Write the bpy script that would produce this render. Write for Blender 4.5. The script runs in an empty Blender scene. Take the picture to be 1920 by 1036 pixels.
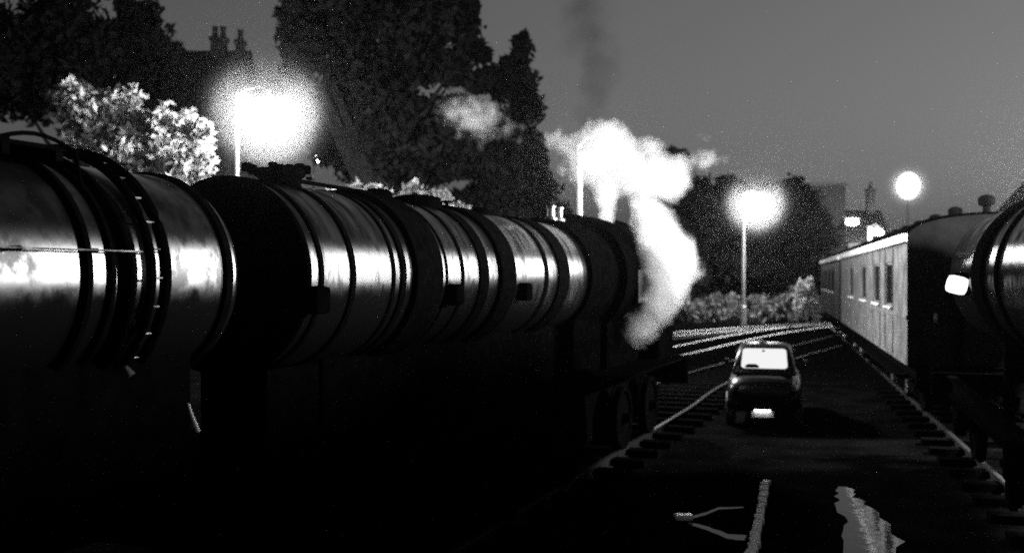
import bpy, bmesh, math, random
import numpy as np
from mathutils import Vector, Matrix
random.seed(7); rng = np.random.default_rng(11)
S = bpy.context.scene; C = S.collection
R_ = math.radians
# ------------------------------------------------------------------ camera
EYE = 2.7; F = 1900.0
cam = bpy.data.cameras.new('camera'); cam.sensor_width = 36; cam.lens = 36*F/1920
cam.clip_start = 0.05; cam.clip_end = 2000
cam.dof.use_dof = True; cam.dof.focus_distance = 7.5; cam.dof.aperture_fstop = 1.3
co = bpy.data.objects.new('camera', cam); C.objects.link(co)
co.location = (0, 0, EYE); co.rotation_euler = (R_(90), 0, 0); S.camera = co
def P(px, py, d):            # where the thing seen at px,py stands when it is d metres off
    return Vector(((px-960)/F*d, d, EYE-(py-515)/F*d))
# ------------------------------------------------------------------ world: late dusk
W = bpy.data.worlds.new('World'); S.world = W; W.use_nodes = True
wn = W.node_tree.nodes; wl = W.node_tree.links
sky = wn.new('ShaderNodeTexSky'); sky.sky_type = 'NISHITA'; sky.sun_disc = False
sky.sun_elevation = R_(0.6); sky.sun_rotation = R_(48)
sky.air_density = 1.6; sky.dust_density = 2.0
bw = wn.new('ShaderNodeRGBToBW'); bg = wn['Background']; bg.inputs['Strength'].default_value = 0.16
wl.new(sky.outputs[0], bw.inputs[0]); wl.new(bw.outputs[0], bg.inputs['Color'])
sun = bpy.data.lights.new('sun', 'SUN'); sun.energy = 0.004; sun.angle = R_(12)
so = bpy.data.objects.new('sun', sun); C.objects.link(so)
so.rotation_euler = (R_(86), 0, R_(180-48))
S.view_settings.view_transform = 'Standard'; S.view_settings.look = 'None'
S.view_settings.exposure = 0.0; S.view_settings.gamma = 1.0; S.view_settings.use_curve_mapping = False
cy = S.cycles
cy.use_denoising = False; cy.volume_bounces = 3; cy.max_bounces = 7; cy.volume_step_rate = 1.0
cy.volume_max_steps = 256; cy.sample_clamp_indirect = 1.0; cy.sample_clamp_direct = 10.0; cy.transparent_max_bounces = 12
LAMP_W = 9000.0
# ------------------------------------------------------------------ materials
MATS = {}
def mat(name, col, rough=0.6, metal=0.0, stretch=None, nscale=0, namp=0.3, bump=0.0, bscale=30, rvar=0.0, spec=0.5, coat=0.0):
    if name in MATS: return MATS[name]
    m = bpy.data.materials.new(name); m.use_nodes = True; MATS[name] = m
    nt = m.node_tree; b = nt.nodes['Principled BSDF']
    b.inputs['Base Color'].default_value = (col, col, col, 1); b.inputs['Roughness'].default_value = rough
    b.inputs['Metallic'].default_value = metal; b.inputs['Specular IOR Level'].default_value = spec
    b.inputs['Coat Weight'].default_value = coat; b.inputs['Coat Roughness'].default_value = 0.08
    tc = nt.nodes.new('ShaderNodeTexCoord')
    if nscale:
        n = nt.nodes.new('ShaderNodeTexNoise'); n.inputs['Scale'].default_value = nscale; n.inputs['Detail'].default_value = 6
        mp = nt.nodes.new('ShaderNodeMapping'); mp.inputs['Scale'].default_value = stretch or (1, 1, 1); nt.links.new(tc.outputs['Object'], mp.inputs[0])
        nt.links.new(mp.outputs[0], n.inputs['Vector'])
        r = nt.nodes.new('ShaderNodeMapRange'); r.inputs[1].default_value = 0.3; r.inputs[2].default_value = 0.7
        r.inputs[3].default_value = col*(1-namp); r.inputs[4].default_value = col*(1+namp)
        nt.links.new(n.outputs[0], r.inputs[0]); nt.links.new(r.outputs[0], b.inputs['Base Color'])
        if rvar:
            q = nt.nodes.new('ShaderNodeMapRange'); q.inputs[1].default_value = 0.35; q.inputs[2].default_value = 0.65
            q.inputs[3].default_value = max(0.02, rough-rvar); q.inputs[4].default_value = rough+rvar
            nt.links.new(n.outputs[0], q.inputs[0]); nt.links.new(q.outputs[0], b.inputs['Roughness'])
    if bump:
        n2 = nt.nodes.new('ShaderNodeTexNoise'); n2.inputs['Scale'].default_value = bscale; n2.inputs['Detail'].default_value = 5
        nt.links.new(tc.outputs['Object'], n2.inputs['Vector'])
        bp = nt.nodes.new('ShaderNodeBump'); bp.inputs['Strength'].default_value = bump; bp.inputs['Distance'].default_value = 0.05
        nt.links.new(n2.outputs[0], bp.inputs['Height']); nt.links.new(bp.outputs[0], b.inputs['Normal'])
    return m
def emit(name, strength, through=False):
    if name in MATS: return MATS[name]
    m = bpy.data.materials.new(name); m.use_nodes = True; MATS[name] = m
    nt = m.node_tree; nt.nodes.clear(); o = nt.nodes.new('ShaderNodeOutputMaterial')
    e = nt.nodes.new('ShaderNodeEmission'); e.inputs[1].default_value = strength
    if through:
        t = nt.nodes.new('ShaderNodeBsdfTransparent'); a = nt.nodes.new('ShaderNodeAddShader')
        nt.links.new(e.outputs[0], a.inputs[0]); nt.links.new(t.outputs[0], a.inputs[1]); nt.links.new(a.outputs[0], o.inputs[0])
        m.cycles.emission_sampling = 'NONE'
    else: nt.links.new(e.outputs[0], o.inputs[0])
    return m
def beck(name, rough, rvar, nscale, stretch, refl):
    m = bpy.data.materials.new(name); m.use_nodes = True; nt = m.node_tree; nt.nodes.clear(); N = nt.nodes.new; L = nt.links.new
    o = N('ShaderNodeOutputMaterial'); a = N('ShaderNodeAddShader'); d = N('ShaderNodeBsdfDiffuse'); d.inputs[0].default_value = (.003, .003, .003, 1)
    g = N('ShaderNodeBsdfGlossy'); g.distribution = 'BECKMANN'; g.inputs[0].default_value = (refl,)*3+(1,); L(d.outputs[0], a.inputs[0]); L(g.outputs[0], a.inputs[1]); L(a.outputs[0], o.inputs[0])
    tc = N('ShaderNodeTexCoord'); mp = N('ShaderNodeMapping'); mp.inputs['Scale'].default_value = stretch; L(tc.outputs['Object'], mp.inputs[0])
    n = N('ShaderNodeTexNoise'); n.inputs['Scale'].default_value = nscale; n.inputs['Detail'].default_value = 7; n.inputs['Roughness'].default_value = .62; L(mp.outputs[0], n.inputs['Vector'])
    q = N('ShaderNodeMapRange'); q.inputs[1].default_value = .35; q.inputs[2].default_value = .65; q.inputs[3].default_value = rough-rvar; q.inputs[4].default_value = rough+rvar; L(n.outputs[0], q.inputs[0]); L(q.outputs[0], g.inputs['Roughness'])
    c = N('ShaderNodeMapRange'); c.inputs[1].default_value = .38; c.inputs[2].default_value = .6; c.inputs[3].default_value = refl; c.inputs[4].default_value = refl*.14; L(n.outputs[0], c.inputs[0])
    fr = N('ShaderNodeFresnel'); fr.inputs[0].default_value = 1.55; mu = N('ShaderNodeMath'); mu.operation = 'MULTIPLY'; L(fr.outputs[0], mu.inputs[0]); L(c.outputs[0], mu.inputs[1]); L(mu.outputs[0], g.inputs[0])
    b = N('ShaderNodeBump'); b.inputs['Strength'].default_value = .04; b.inputs['Distance'].default_value = .05; n2 = N('ShaderNodeTexNoise'); n2.inputs['Scale'].default_value = 5; L(tc.outputs['Object'], n2.inputs['Vector']); L(n2.outputs[0], b.inputs['Height']); L(b.outputs[0], g.inputs['Normal'])
    return m
M_PAINT = beck('gloss_black_paint', .36, .05, 3.0, (2.5, .6, .6), 2.1)
M_TANK = beck('tank_paint', .37, .06, 3.5, (1.4, 1, 1), 2.4)
M_TANKR = beck('wet_tank_paint', .27, .04, 3.5, (1.4, 1, 1), 1.3)
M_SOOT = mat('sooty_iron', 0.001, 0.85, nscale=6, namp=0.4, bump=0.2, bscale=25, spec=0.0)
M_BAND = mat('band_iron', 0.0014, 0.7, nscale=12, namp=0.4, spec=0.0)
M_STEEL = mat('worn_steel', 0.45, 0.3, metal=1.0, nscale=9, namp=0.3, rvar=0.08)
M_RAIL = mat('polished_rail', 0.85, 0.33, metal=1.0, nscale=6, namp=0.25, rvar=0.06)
M_GRIME_SHADE = mat('grime_and_shade', 0.0012, 0.95, nscale=7, namp=0.4, spec=0.0)  # near-black for grimy parts and for the blocks standing for shade underneath
M_RAIL_SHADE = mat('shaded_rail', 0.006, 0.7, metal=0.0, spec=0.05, nscale=6, namp=0.4)  # rail colour darkened for the tracks lying in shade
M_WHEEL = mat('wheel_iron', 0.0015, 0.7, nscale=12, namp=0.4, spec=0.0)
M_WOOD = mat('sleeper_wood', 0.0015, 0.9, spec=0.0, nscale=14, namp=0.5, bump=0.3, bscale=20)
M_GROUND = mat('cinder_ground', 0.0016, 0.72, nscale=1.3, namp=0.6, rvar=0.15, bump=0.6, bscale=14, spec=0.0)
M_POST = mat('lamp_post_paint', 0.55, 0.5, nscale=8, namp=0.2)
M_HOOD = mat('lamp_hood_enamel', 0.5, 0.4)
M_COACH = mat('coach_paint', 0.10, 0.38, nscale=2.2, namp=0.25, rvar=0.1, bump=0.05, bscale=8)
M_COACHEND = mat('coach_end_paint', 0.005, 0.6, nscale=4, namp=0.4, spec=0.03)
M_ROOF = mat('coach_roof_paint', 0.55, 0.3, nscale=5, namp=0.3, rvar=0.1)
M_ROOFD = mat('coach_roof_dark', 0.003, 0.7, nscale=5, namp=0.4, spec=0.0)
M_CREAM = mat('gutter_paint', 0.75, 0.35)
M_GLASS = mat('dark_glass', 0.008, 0.06, spec=0.6)
M_PANE = mat('coach_window_glass', 0.004, 0.3, spec=0.06)
M_CAR = mat('car_paint', 0.002, 0.24, spec=0.3, coat=0.0, nscale=3, namp=0.2)
M_CHROME = mat('chrome', 0.8, 0.12, metal=1.0)
M_PLATE = mat('number_plate', 0.75, 0.4)
M_TYRE = mat('tyre_rubber', 0.012, 0.8)
M_BARK = mat('bark', 0.006, 0.9, spec=0.0, nscale=8, namp=0.5, bump=0.5, bscale=12)
M_BRICK = mat('house_brick', 0.025, 0.85, nscale=6, namp=0.4, bump=0.2, bscale=15)
M_SLATE = mat('roof_slate', 0.015, 0.6, nscale=5, namp=0.4)
M_STONE = mat('pale_stone', 0.06, 0.8, nscale=5, namp=0.4, bump=0.3)
def leafmat(name, col, spec=0.4, trans=0.3):
    m = mat(name, col, 0.5, nscale=0.8, namp=0.45, spec=spec)
    nt = m.node_tree; b = nt.nodes['Principled BSDF']; o = [n for n in nt.nodes if n.type == 'OUTPUT_MATERIAL'][0]
    t = nt.nodes.new('ShaderNodeBsdfTranslucent'); t.inputs[0].default_value = (col*1.2,)*3+(1,)
    x = nt.nodes.new('ShaderNodeMixShader'); x.inputs[0].default_value = trans
    nt.links.new(b.outputs[0], x.inputs[1]); nt.links.new(t.outputs[0], x.inputs[2]); nt.links.new(x.outputs[0], o.inputs[0])
    return m
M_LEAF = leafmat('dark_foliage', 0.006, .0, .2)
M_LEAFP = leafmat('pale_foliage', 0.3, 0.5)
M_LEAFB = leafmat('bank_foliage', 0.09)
M_WATER = mat('puddle_water', 0.006, 0.05, spec=1.0)
def add_ripples(m):
    nt = m.node_tree; b = nt.nodes['Principled BSDF']; b.inputs['IOR'].default_value = 1.5
    tc = nt.nodes.new('ShaderNodeTexCoord'); n = nt.nodes.new('ShaderNodeTexNoise'); n.inputs['Scale'].default_value = 5
    n.inputs['Detail'].default_value = 3
    nt.links.new(tc.outputs['Object'], n.inputs['Vector']); bp = nt.nodes.new('ShaderNodeBump')
    bp.inputs['Strength'].default_value = 0.05; bp.inputs['Distance'].default_value = 0.05
    nt.links.new(n.outputs[0], bp.inputs['Height']); nt.links.new(bp.outputs[0], b.inputs['Normal'])
add_ripples(M_WATER)
# ------------------------------------------------------------------ mesh helpers
def tag(o, label, cat, group=None):
    o['label'] = label; o['category'] = cat
    if group: o['group'] = group
    return o
def struct(o, kind='structure', label=None):
    o['kind'] = kind
    if label: o['label'] = label
    return o
def empty(name, loc=(0, 0, 0), rz=0.0, label=None, cat=None, group=None):
    o = bpy.data.objects.new(name, None); C.objects.link(o); o.location = loc; o.rotation_euler = (0, 0, rz)
    if label: tag(o, label, cat, group)
    return o
def obj(name, bm, m, parent=None, smooth=False):
    me = bpy.data.meshes.new(name); bm.normal_update(); bm.to_mesh(me); bm.free()
    if smooth:
        for p in me.polygons: p.use_smooth = True
    me.materials.append(m); o = bpy.data.objects.new(name, me); C.objects.link(o); o.parent = parent
    return o
def inst(name, me, parent, loc=(0, 0, 0), rz=0.0):
    o = bpy.data.objects.new(name, me); C.objects.link(o); o.parent = parent; o.location = loc; o.rotation_euler = (0, 0, rz); return o
def box(bm, c, s, rz=0.0, bev=0.0):
    r = bmesh.ops.create_cube(bm, size=1.0); vs = r['verts']
    bmesh.ops.transform(bm, matrix=Matrix.Translation(c) @ Matrix.Rotation(rz, 4, 'Z') @ Matrix.Diagonal((*s, 1)), verts=vs)
    if bev:
        es = list({e for v in vs for e in v.link_edges})
        bmesh.ops.bevel(bm, geom=es, offset=bev, segments=2, affect='EDGES', profile=0.6)
    return bm
def B(c, s, rz=0.0, bev=0.0): return box(bmesh.new(), c, s, rz, bev)
def tube(bm, pts, rad, seg=8, cap=True):
    pts = [Vector(p) for p in pts]; n = len(pts)
    rads = rad if isinstance(rad, (list, tuple)) else [rad]*n
    rings = []
    for i, p in enumerate(pts):
        d = (pts[min(i+1, n-1)]-pts[max(i-1, 0)]).normalized()
        a = Vector((0, 0, 1)) if abs(d.z) < 0.9 else Vector((1, 0, 0))
        x = d.cross(a).normalized(); y = d.cross(x)
        rings.append([bm.verts.new(p+rads[i]*(x*math.cos(2*math.pi*k/seg)+y*math.sin(2*math.pi*k/seg))) for k in range(seg)])
    for a, b in zip(rings, rings[1:]):
        for k in range(seg): bm.faces.new((a[k], a[(k+1) % seg], b[(k+1) % seg], b[k]))
    if cap:
        bm.faces.new(rings[0][::-1]); bm.faces.new(rings[-1])
    return bm
def T(pts, rad, seg=8): return tube(bmesh.new(), pts, rad, seg)
def lathe_x(bm, prof, zc, seg=64):      # profile of (x, r) turned round the x axis at height zc
    rings = []
    for x, r in prof:
        if r < 1e-4: rings.append([bm.verts.new((x, 0, zc))])
        else: rings.append([bm.verts.new((x, r*math.sin(2*math.pi*k/seg), zc+r*math.cos(2*math.pi*k/seg))) for k in range(seg)])
    for a, b in zip(rings, rings[1:]):
        for k in range(seg):
            k2 = (k+1) % seg
            if len(a) == 1 and len(b) == 1: continue
            if len(a) == 1: bm.faces.new((a[0], b[k], b[k2]))
            elif len(b) == 1: bm.faces.new((a[k2], a[k], b[0]))
            else: bm.faces.new((a[k], b[k], b[k2], a[k2]))
    return bm
def lathe_z(bm, prof, c=(0, 0, 0), seg=24):
    rings = []
    for r, z in prof:
        if r < 1e-4: rings.append([bm.verts.new((c[0], c[1], c[2]+z))])
        else: rings.append([bm.verts.new((c[0]+r*math.cos(2*math.pi*k/seg), c[1]+r*math.sin(2*math.pi*k/seg), c[2]+z)) for k in range(seg)])
    for a, b in zip(rings, rings[1:]):
        for k in range(seg):
            k2 = (k+1) % seg
            if len(a) == 1 and len(b) == 1: continue
            if len(a) == 1: bm.faces.new((a[0], b[k2], b[k]))
            elif len(b) == 1: bm.faces.new((a[k], a[k2], b[0]))
            else: bm.faces.new((a[k], a[k2], b[k2], b[k]))
    return bm
def band(x0, x1, r, th, zc, seg=64):
    e = min(0.008, (x1-x0)*.3)
    return lathe_x(bmesh.new(), [(x0, r-.01), (x0, r+th-e), (x0+e, r+th), (x1-e, r+th), (x1, r+th-e), (x1, r-.01)], zc, seg)
def smooth_by_angle(o, deg=35):
    me = o.data
    for p in me.polygons: p.use_smooth = True
    me.set_sharp_from_angle(angle=R_(deg)); return o
# ------------------------------------------------------------------ ground
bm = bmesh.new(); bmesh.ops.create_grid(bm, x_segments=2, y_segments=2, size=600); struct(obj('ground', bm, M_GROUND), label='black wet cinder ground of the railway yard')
def poly(name, pts, z, m):
    bm = bmesh.new(); vs = [bm.verts.new((x, y, z)) for x, y in pts]; bm.faces.new(vs); return obj(name, bm, m)
def gp(px, py):
    d = EYE*F/(py-515); return ((px-960)/F*d, d)
def wobble(pts, n=6, a=0.05):
    out = []
    for i in range(len(pts)):
        p, q = Vector(pts[i]), Vector(pts[(i+1) % len(pts)])
        for k in range(n):
            t = p.lerp(q, k/n); out.append((t.x+random.uniform(-a, a), t.y+random.uniform(-a, a)))
    return out
struct(poly('puddle', wobble([gp(*p) for p in [(1600, 1100), (1584, 1000), (1571, 940), (1569, 908), (1592, 910), (1604, 930), (1648, 952), (1684, 1010), (1690, 1100)]], 7, .06), 0.004, M_WATER))
struct(poly('puddle', wobble([gp(*p) for p in [(1288, 966), (1318, 959), (1346, 948), (1396, 946), (1392, 949), (1347, 952), (1320, 963), (1292, 970)]], 4, 0.012), 0.004, M_WATER))
struct(poly('puddle', wobble([gp(*p) for p in [(1290, 974), (1330, 985), (1366, 998), (1400, 1000), (1396, 1010), (1364, 1007), (1328, 991), (1290, 979)]], 4, 0.012), 0.004, M_WATER))
ks = empty('kerb_edging', label='pale wet edging stones in a line beside the puddle', cat='kerb')
M_SETT = mat('wet_pale_stone', 0.8, 0.3, nscale=9, namp=0.4, bump=0.4, bscale=20)
for k in range(16):
    t = k/15; x, y = gp(1436-34*t, 908+(1075-908)*t); bm = B((0, 0, .03), (.085+.03*random.random(), .26, .07), bev=.02)
    o = obj('stone', bm, M_SETT, ks); o.location = (x+random.uniform(-.012, .012), y, 0); o.rotation_euler = (0, 0, R_(-16+random.uniform(-8, 8)))
x, y = gp(1281, 970); bm = bmesh.new(); box(bm, (0, 0, .03), (.20, .16, .06), bev=.025); sc_ = obj('loose_stone', bm, M_SETT); sc_.location = (x, y, 0); tag(sc_, 'single pale stone at the tip of the small puddle', 'stone')
# ------------------------------------------------------------------ tracks
HL = math.atan((1700-960)/F); HR = math.atan((1450-960)/F)
def frame(h, lat):    # origin and turn of a line running at heading h, lat metres right of the camera
    return (lat*math.cos(h), -lat*math.sin(h), 0), math.pi/2-h
LO, LRZ = frame(HL, -4.7); RO, RRZ = frame(HR, 3.55)
sl = bmesh.new(); box(sl, (0, 0, 0.035), (0.25, 2.5, 0.13), bev=0.012); SLEEPER = bpy.data.meshes.new('sleeper'); sl.to_mesh(SLEEPER); sl.free(); SLEEPER.materials.append(M_WOOD)
def track(pts, label, show=(0, 1e9), rm=None):
    pts = [Vector((x, y, 0)) for x, y in pts]
    # resample with Catmull-Rom
    fine = []
    for i in range(len(pts)-1):
        p0 = pts[max(i-1, 0)]; p1 = pts[i]; p2 = pts[i+1]; p3 = pts[min(i+2, len(pts)-1)]
        for k in range(24):
            t = k/24; fine.append(0.5*((2*p1)+(-p0+p2)*t+(2*p0-5*p1+4*p2-p3)*t*t+(-p0+3*p1-3*p2+p3)*t**3))
    fine.append(pts[-1])
    root = empty('railway_track'); struct(root, label=label)
    gw = 1.0 if rm else 1.6
    prof = [(-.07, .1), (.07, .1), (.07, .115), (.012, .13), (.012, .2), (.036, .21), (.036, .245), (.028, .252), (-.028, .252), (-.036, .245), (-.036, .21), (-.012, .2), (-.012, .13), (-.07, .115)]
    for sgn in (-1, 1):
        bm = bmesh.new(); rings = []
        for i, p in enumerate(fine):
            d = (fine[min(i+1, len(fine)-1)]-fine[max(i-1, 0)]).normalized(); n = Vector((-d.y, d.x, 0))
            rings.append([bm.verts.new(p+n*(sgn*.7525+a*gw)+Vector((0, 0, b-.1))) for a, b in prof])
        L = len(prof)
        for a, b in zip(rings, rings[1:]):
            for k in range(L): bm.faces.new((a[k], a[(k+1) % L], b[(k+1) % L], b[k]))
        obj('rail', bm, rm or M_RAIL, root)
    acc = 0.0
    for a, b in zip(fine, fine[1:]):
        l = (b-a).length; acc += l
        if acc > 0.72 and show[0] < a.y < show[1]:
            acc = 0; d = b-a; inst('sleeper', SLEEPER, root, (a.x, a.y, 0), math.atan2(d.y, d.x))
    return root
def line(h, lat, s0, s1, n=4):
    o, rz = frame(h, lat); return [(o[0]+math.sin(h)*s, o[1]+math.cos(h)*s) for s in np.linspace(s0, s1, n)]
track(line(HL, -4.7, -8, 26, 6)+[(11.0, 37), (19, 50), (30, 60)], 'rails and sleepers under the near tank wagon and locomotive', (2, 60), M_RAIL_SHADE)
track(line(HR, 3.55, 2, 55, 6), 'rails and sleepers under the carriage', (8, 50), M_RAIL_SHADE)
track([(1.0, 26), (5.2, 34), (12.1, 47), (20, 57.5), (34, 70)], 'shining rails curving right beyond the locomotive', (26, 60))
track([(1.5, 39.2), (6.9, 44.8), (14.7, 53), (26, 61), (44, 70)], 'farthest shining rails curving right before the lit bank', (1e6, 1e7))
# ------------------------------------------------------------------ vehicles: shared pieces
ZC = 2.7
def wheel_mesh(r):
    bm = bmesh.new(); lathe_z(bm, [(0, .06), (.09, .06), (.1, .03), (r*.8, .01), (r*.86, .05), (r, .05), (r, -.05), (r+.03, -.055), (r+.03, -.08), (r*.84, -.08), (r*.8, -.03), (.1, -.05), (0, -.05)], seg=32)
    bmesh.ops.rotate(bm, verts=bm.verts, cent=(0, 0, 0), matrix=Matrix.Rotation(math.pi/2, 3, 'X'))
    me = bpy.data.meshes.new('wheel'); bm.normal_update(); bm.to_mesh(me); bm.free(); me.materials.append(M_WHEEL); return me
WH46 = wheel_mesh(.46); WH60 = wheel_mesh(.66)
def wheelset(root, x, me, r):
    for sgn in (-1, 1):
        o = inst('wheel', me, root, (x, sgn*.76, r+.15)); o.rotation_euler = (0, 0, math.pi if sgn > 0 else 0)
    obj('axle', T([(x, -.9, r+.15), (x, .9, r+.15)], .07), M_WHEEL, root)
def buffers(root, x, dirn, L=.3):
    for sgn in (-1, 1):
        bm = bmesh.new(); lathe_x(bm, [(x, .001), (x, .11), (x+dirn*L*.55, .09), (x+dirn*L*.56, .06), (x+dirn*L*.9, .06), (x+dirn*L*.9, .19), (x+dirn*L, .18), (x+dirn*(L+.02), .001)], 0, 20)
        for v in bm.verts: v.co.y += sgn*.87; v.co.z += 1.05
        smooth_by_angle(obj('buffer', bm, M_WHEEL, root))
def s_of(px, R, lat=4.7, vp=1700, h=HL):   # how far along the left line a boiler ring's flank shows at px
    ls = lat-R; Y = F*ls/(math.cos(h)*(vp-px)); return (Y-ls*math.sin(h))/math.cos(h)
def arc_tube(x, R, a0, a1, rad, n=24, seg=8, side=-1):   # rod bent round the barrel, angle from the crown down the side
    return T([(x, side*R*math.sin(a0+(a1-a0)*k/n), ZC+R*math.cos(a0+(a1-a0)*k/n)) for k in range(n+1)], rad, seg)
def under_frame(root, x0, x1, axles):
    for sgn in (-1, 1):
        bm = bmesh.new(); box(bm, ((x0+x1)/2, sgn*.95, 1.08), (x1-x0, .06, .26)); box(bm, ((x0+x1)/2, sgn*1.0, 1.2), (x1-x0, .1, .025)); box(bm, ((x0+x1)/2, sgn*1.0, .96), (x1-x0, .1, .025))
        obj('solebar', bm, M_BAND, root)
    for x in (x0, x1): obj('headstock', B((x, 0, 1.08), (.1, 2.5, .34), bev=.012), M_BAND, root)
    for x in axles:
        wheelset(root, x, WH46, .46)
        for sgn in (-1, 1):
            bm = bmesh.new(); box(bm, (x, sgn*.98, .61), (.24, .16, .26), bev=.03); box(bm, (x, sgn*1.03, .8), (.8, .07, .06)); box(bm, (x, sgn*1.03, .85), (.5, .07, .04))
            for dx in (-.2, .2): box(bm, (x+dx, sgn*.96, .78), (.05, .03, .4))
            obj('axlebox', bm, M_WHEEL, root)
    buffers(root, x0-.05, -1, .24); buffers(root, x1+.05, 1, .24)
def tank_barrel(root, x0, x1, R, pm=None):
    pr = [(x0, 0.001), (x0+.01, R*.5), (x0+.05, R*.82), (x0+.1, R*.96), (x0+.16, R)]
    n = 26
    pr += [(x0+.16+(x1-x0-.32)*k/n, R) for k in range(1, n)]
    pr += [(x1-.16, R), (x1-.1, R*.96), (x1-.05, R*.82), (x1-.01, R*.5), (x1, 0.001)]
    return smooth_by_angle(obj('tank', lathe_x(bmesh.new(), pr, ZC, 96), pm or M_TANK, root), 50)
# ------------------------------------------------------------------ near tank wagon
tw = empty('tank_wagon', LO, LRZ, 'big shiny black tank wagon with curved side ladder, nearest the camera', 'tank wagon', 'dark tank wagons')
R1 = .665; x1 = s_of(452, R1); x0 = -1.8
tank_barrel(tw, x0, x1+.1, R1)
for pa, pb, th in ((156, 170, .03), (203, 214, .025), (420, 434, .022)):
    smooth_by_angle(obj('strap', band(s_of(pa, R1), s_of(pb, R1), R1, th, ZC), M_BAND, tw))
smooth_by_angle(obj('strap', band(s_of(-220, R1), s_of(-205, R1), R1, .03, ZC), M_BAND, tw))
# slanting stay between the straps
sa, sb = s_of(222, R1), s_of(246, R1)
obj('stay', T([(sa+(sb-sa)*k/20, -(R1+.03)*math.sin(.35+2.0*k/20), ZC+(R1+.03)*math.cos(.35+2.0*k/20)) for k in range(21)], .028), M_BAND, tw)
lad = obj('ladder', arc_tube(s_of(284, R1+.07), R1+.07, .02, 2.3, .028), M_BAND, tw); l0, l1 = s_of(284, R1+.07), s_of(311, R1+.07)
obj('stile', arc_tube(l1, R1+.07, .02, 2.3, .034), M_BAND, lad)
for k in range(10):
    a = .25+2.0*k/9
    obj('rung', T([(l0, -(R1+.075)*math.sin(a), ZC+(R1+.075)*math.cos(a)), (l1, -(R1+.075)*math.sin(a), ZC+(R1+.075)*math.cos(a))], .006), M_STEEL, lad)
a = R_(79); hy, hz = -(R1+.06)*math.sin(a), ZC+(R1+.06)*math.cos(a)
hr = obj('handrail', T([(-1.2, hy, hz), (s_of(282, R1), hy, hz)], .005), M_STEEL, tw)
for x in (1.0, 2.6, 3.7, 4.2): obj('bracket', T([(x, hy, hz), (x, hy*.9, hz)], .012), M_BAND, hr)
wk = bmesh.new(); wx0, wx1 = 3.3, 4.3
for k in range(7): box(wk, ((wx0+wx1)/2, -.42+.07*k, ZC+R1+.05-abs(-.21+.07*k)*.12), (wx1-wx0, .055, .022))
w = obj('walkway', wk, M_BAND, tw)
for x in (3.45, 3.85, 4.2): obj('support', B((x, -.2, ZC+R1), (.05, .5, .09)), M_BAND, w)
obj('walkway_rail', T([(4.3, -.5, ZC+R1-.17)]+[(4.3-.07*k, -.46, ZC+R1+.02+.06*math.sin(k*.4)) for k in range(8)]+[(3.2, -.46, ZC+R1-.12)], .012), M_BAND, tw)
bm = bmesh.new(); lathe_z(bm, [(.3, -.1), (.3, .1), (.34, .1), (.34, .15), (.28, .18), (0, .2)], (1.6, 0, ZC+R1)); obj('manhole', bm, M_BAND, tw)
obj('under_tank_fill', B(((x0+x1)/2, 0, 1.72), (x1-x0-.5, .95, 1.02), bev=.03), M_GRIME_SHADE, tw)  # solid dark block added to black out the gap below the tank
under_frame(tw, x0+.2, x1-.1, (x0+1.3, x1-1.2))
obj('brake_lever', T([(2.6, -1.15, .95), (3.4, -1.18, .82), (4.75, -1.2, .62), (4.95, -1.2, .66)], .024), M_STEEL, tw)
bpy.context.view_layer.update(); inv = (Matrix.Translation(LO) @ Matrix.Rotation(LRZ, 4, 'Z')).inverted()
bh = obj('brake_glint', T([inv @ P(353, 752, 5.0), inv @ P(360, 775, 5.0), inv @ P(372, 806, 5.0)], [.004, .008, .010], 8), M_CREAM, tw); bh['label'] = 'brake handle whitened to stand for its glint'  # white colour stands for the light caught by the handle
bh = obj('underframe_glint', T([inv @ P(236, 684, 5.0), inv @ P(247, 700, 5.0)], [.010, .020], 8), M_STEEL, tw)  # steel stub added where the underframe shows a glint
# ------------------------------------------------------------------ locomotive facing the tank wagon
lo = empty('steam_locomotive', LO, LRZ, 'long black steam locomotive with banded boiler, blowing off white steam', 'locomotive')
RB = .73
f0 = s_of(574, RB); c0 = s_of(1106, .76); c1 = 16.2; b1 = 17.3
n = 60; pr = [(f0+.03, RB)]+[(f0+.03+(c0+.2-f0-.03)*k/n, RB) for k in range(1, n+1)]
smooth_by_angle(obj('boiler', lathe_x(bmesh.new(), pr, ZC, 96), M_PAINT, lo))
sm = smooth_by_angle(obj('smokebox_front', lathe_x(bmesh.new(), [(f0-.06, .001), (f0-.055, .2), (f0-.03, .45), (f0, .56), (f0+.005, .60), (f0+.01, RB+.005), (f0+.03, RB+.016), (f0+.05, RB+.016), (f0+.05, RB-.01)], ZC, 64), M_SOOT, lo))
obj('door_hinge', B((f0-.03, .2, ZC+.18), (.05, .6, .06)), M_SOOT, sm); obj('door_hinge', B((f0-.03, .2, ZC-.18), (.05, .6, .06)), M_SOOT, sm)
bm = bmesh.new(); lathe_x(bm, [(f0-.16, .001), (f0-.16, .03), (f0-.04, .03)], ZC, 10); box(bm, (f0-.13, 0, ZC-.1), (.025, .03, .26)); box(bm, (f0-.15, .07, ZC+.02), (.025, .24, .03)); obj('door_handle', bm, M_STEEL, sm)
for pa, pb, th in ((598, 606, .016), (657, 666, .016), (735, 741, .012), (751, 760, .018), (775, 824, .045), (836, 840, .01), (865, 870, .012), (899, 915, .02), (936, 963, .04), (1022, 1028, .014), (1046, 1065, .03)):
    smooth_by_angle(obj('boiler_band', band(s_of(pa, RB), s_of(pb, RB), RB, th, ZC), M_BAND, lo))
for px in (588, 848, 980):        # clack valve boxes low on the flank
    x = s_of(px, RB); a = R_(97)
    bm = bmesh.new(); box(bm, (x, -(RB+.03)*math.sin(a), ZC+(RB)*math.cos(a)-.08), (.2, .14, .2), bev=.04); obj('clack_valve', bm, M_SOOT, lo)
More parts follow.
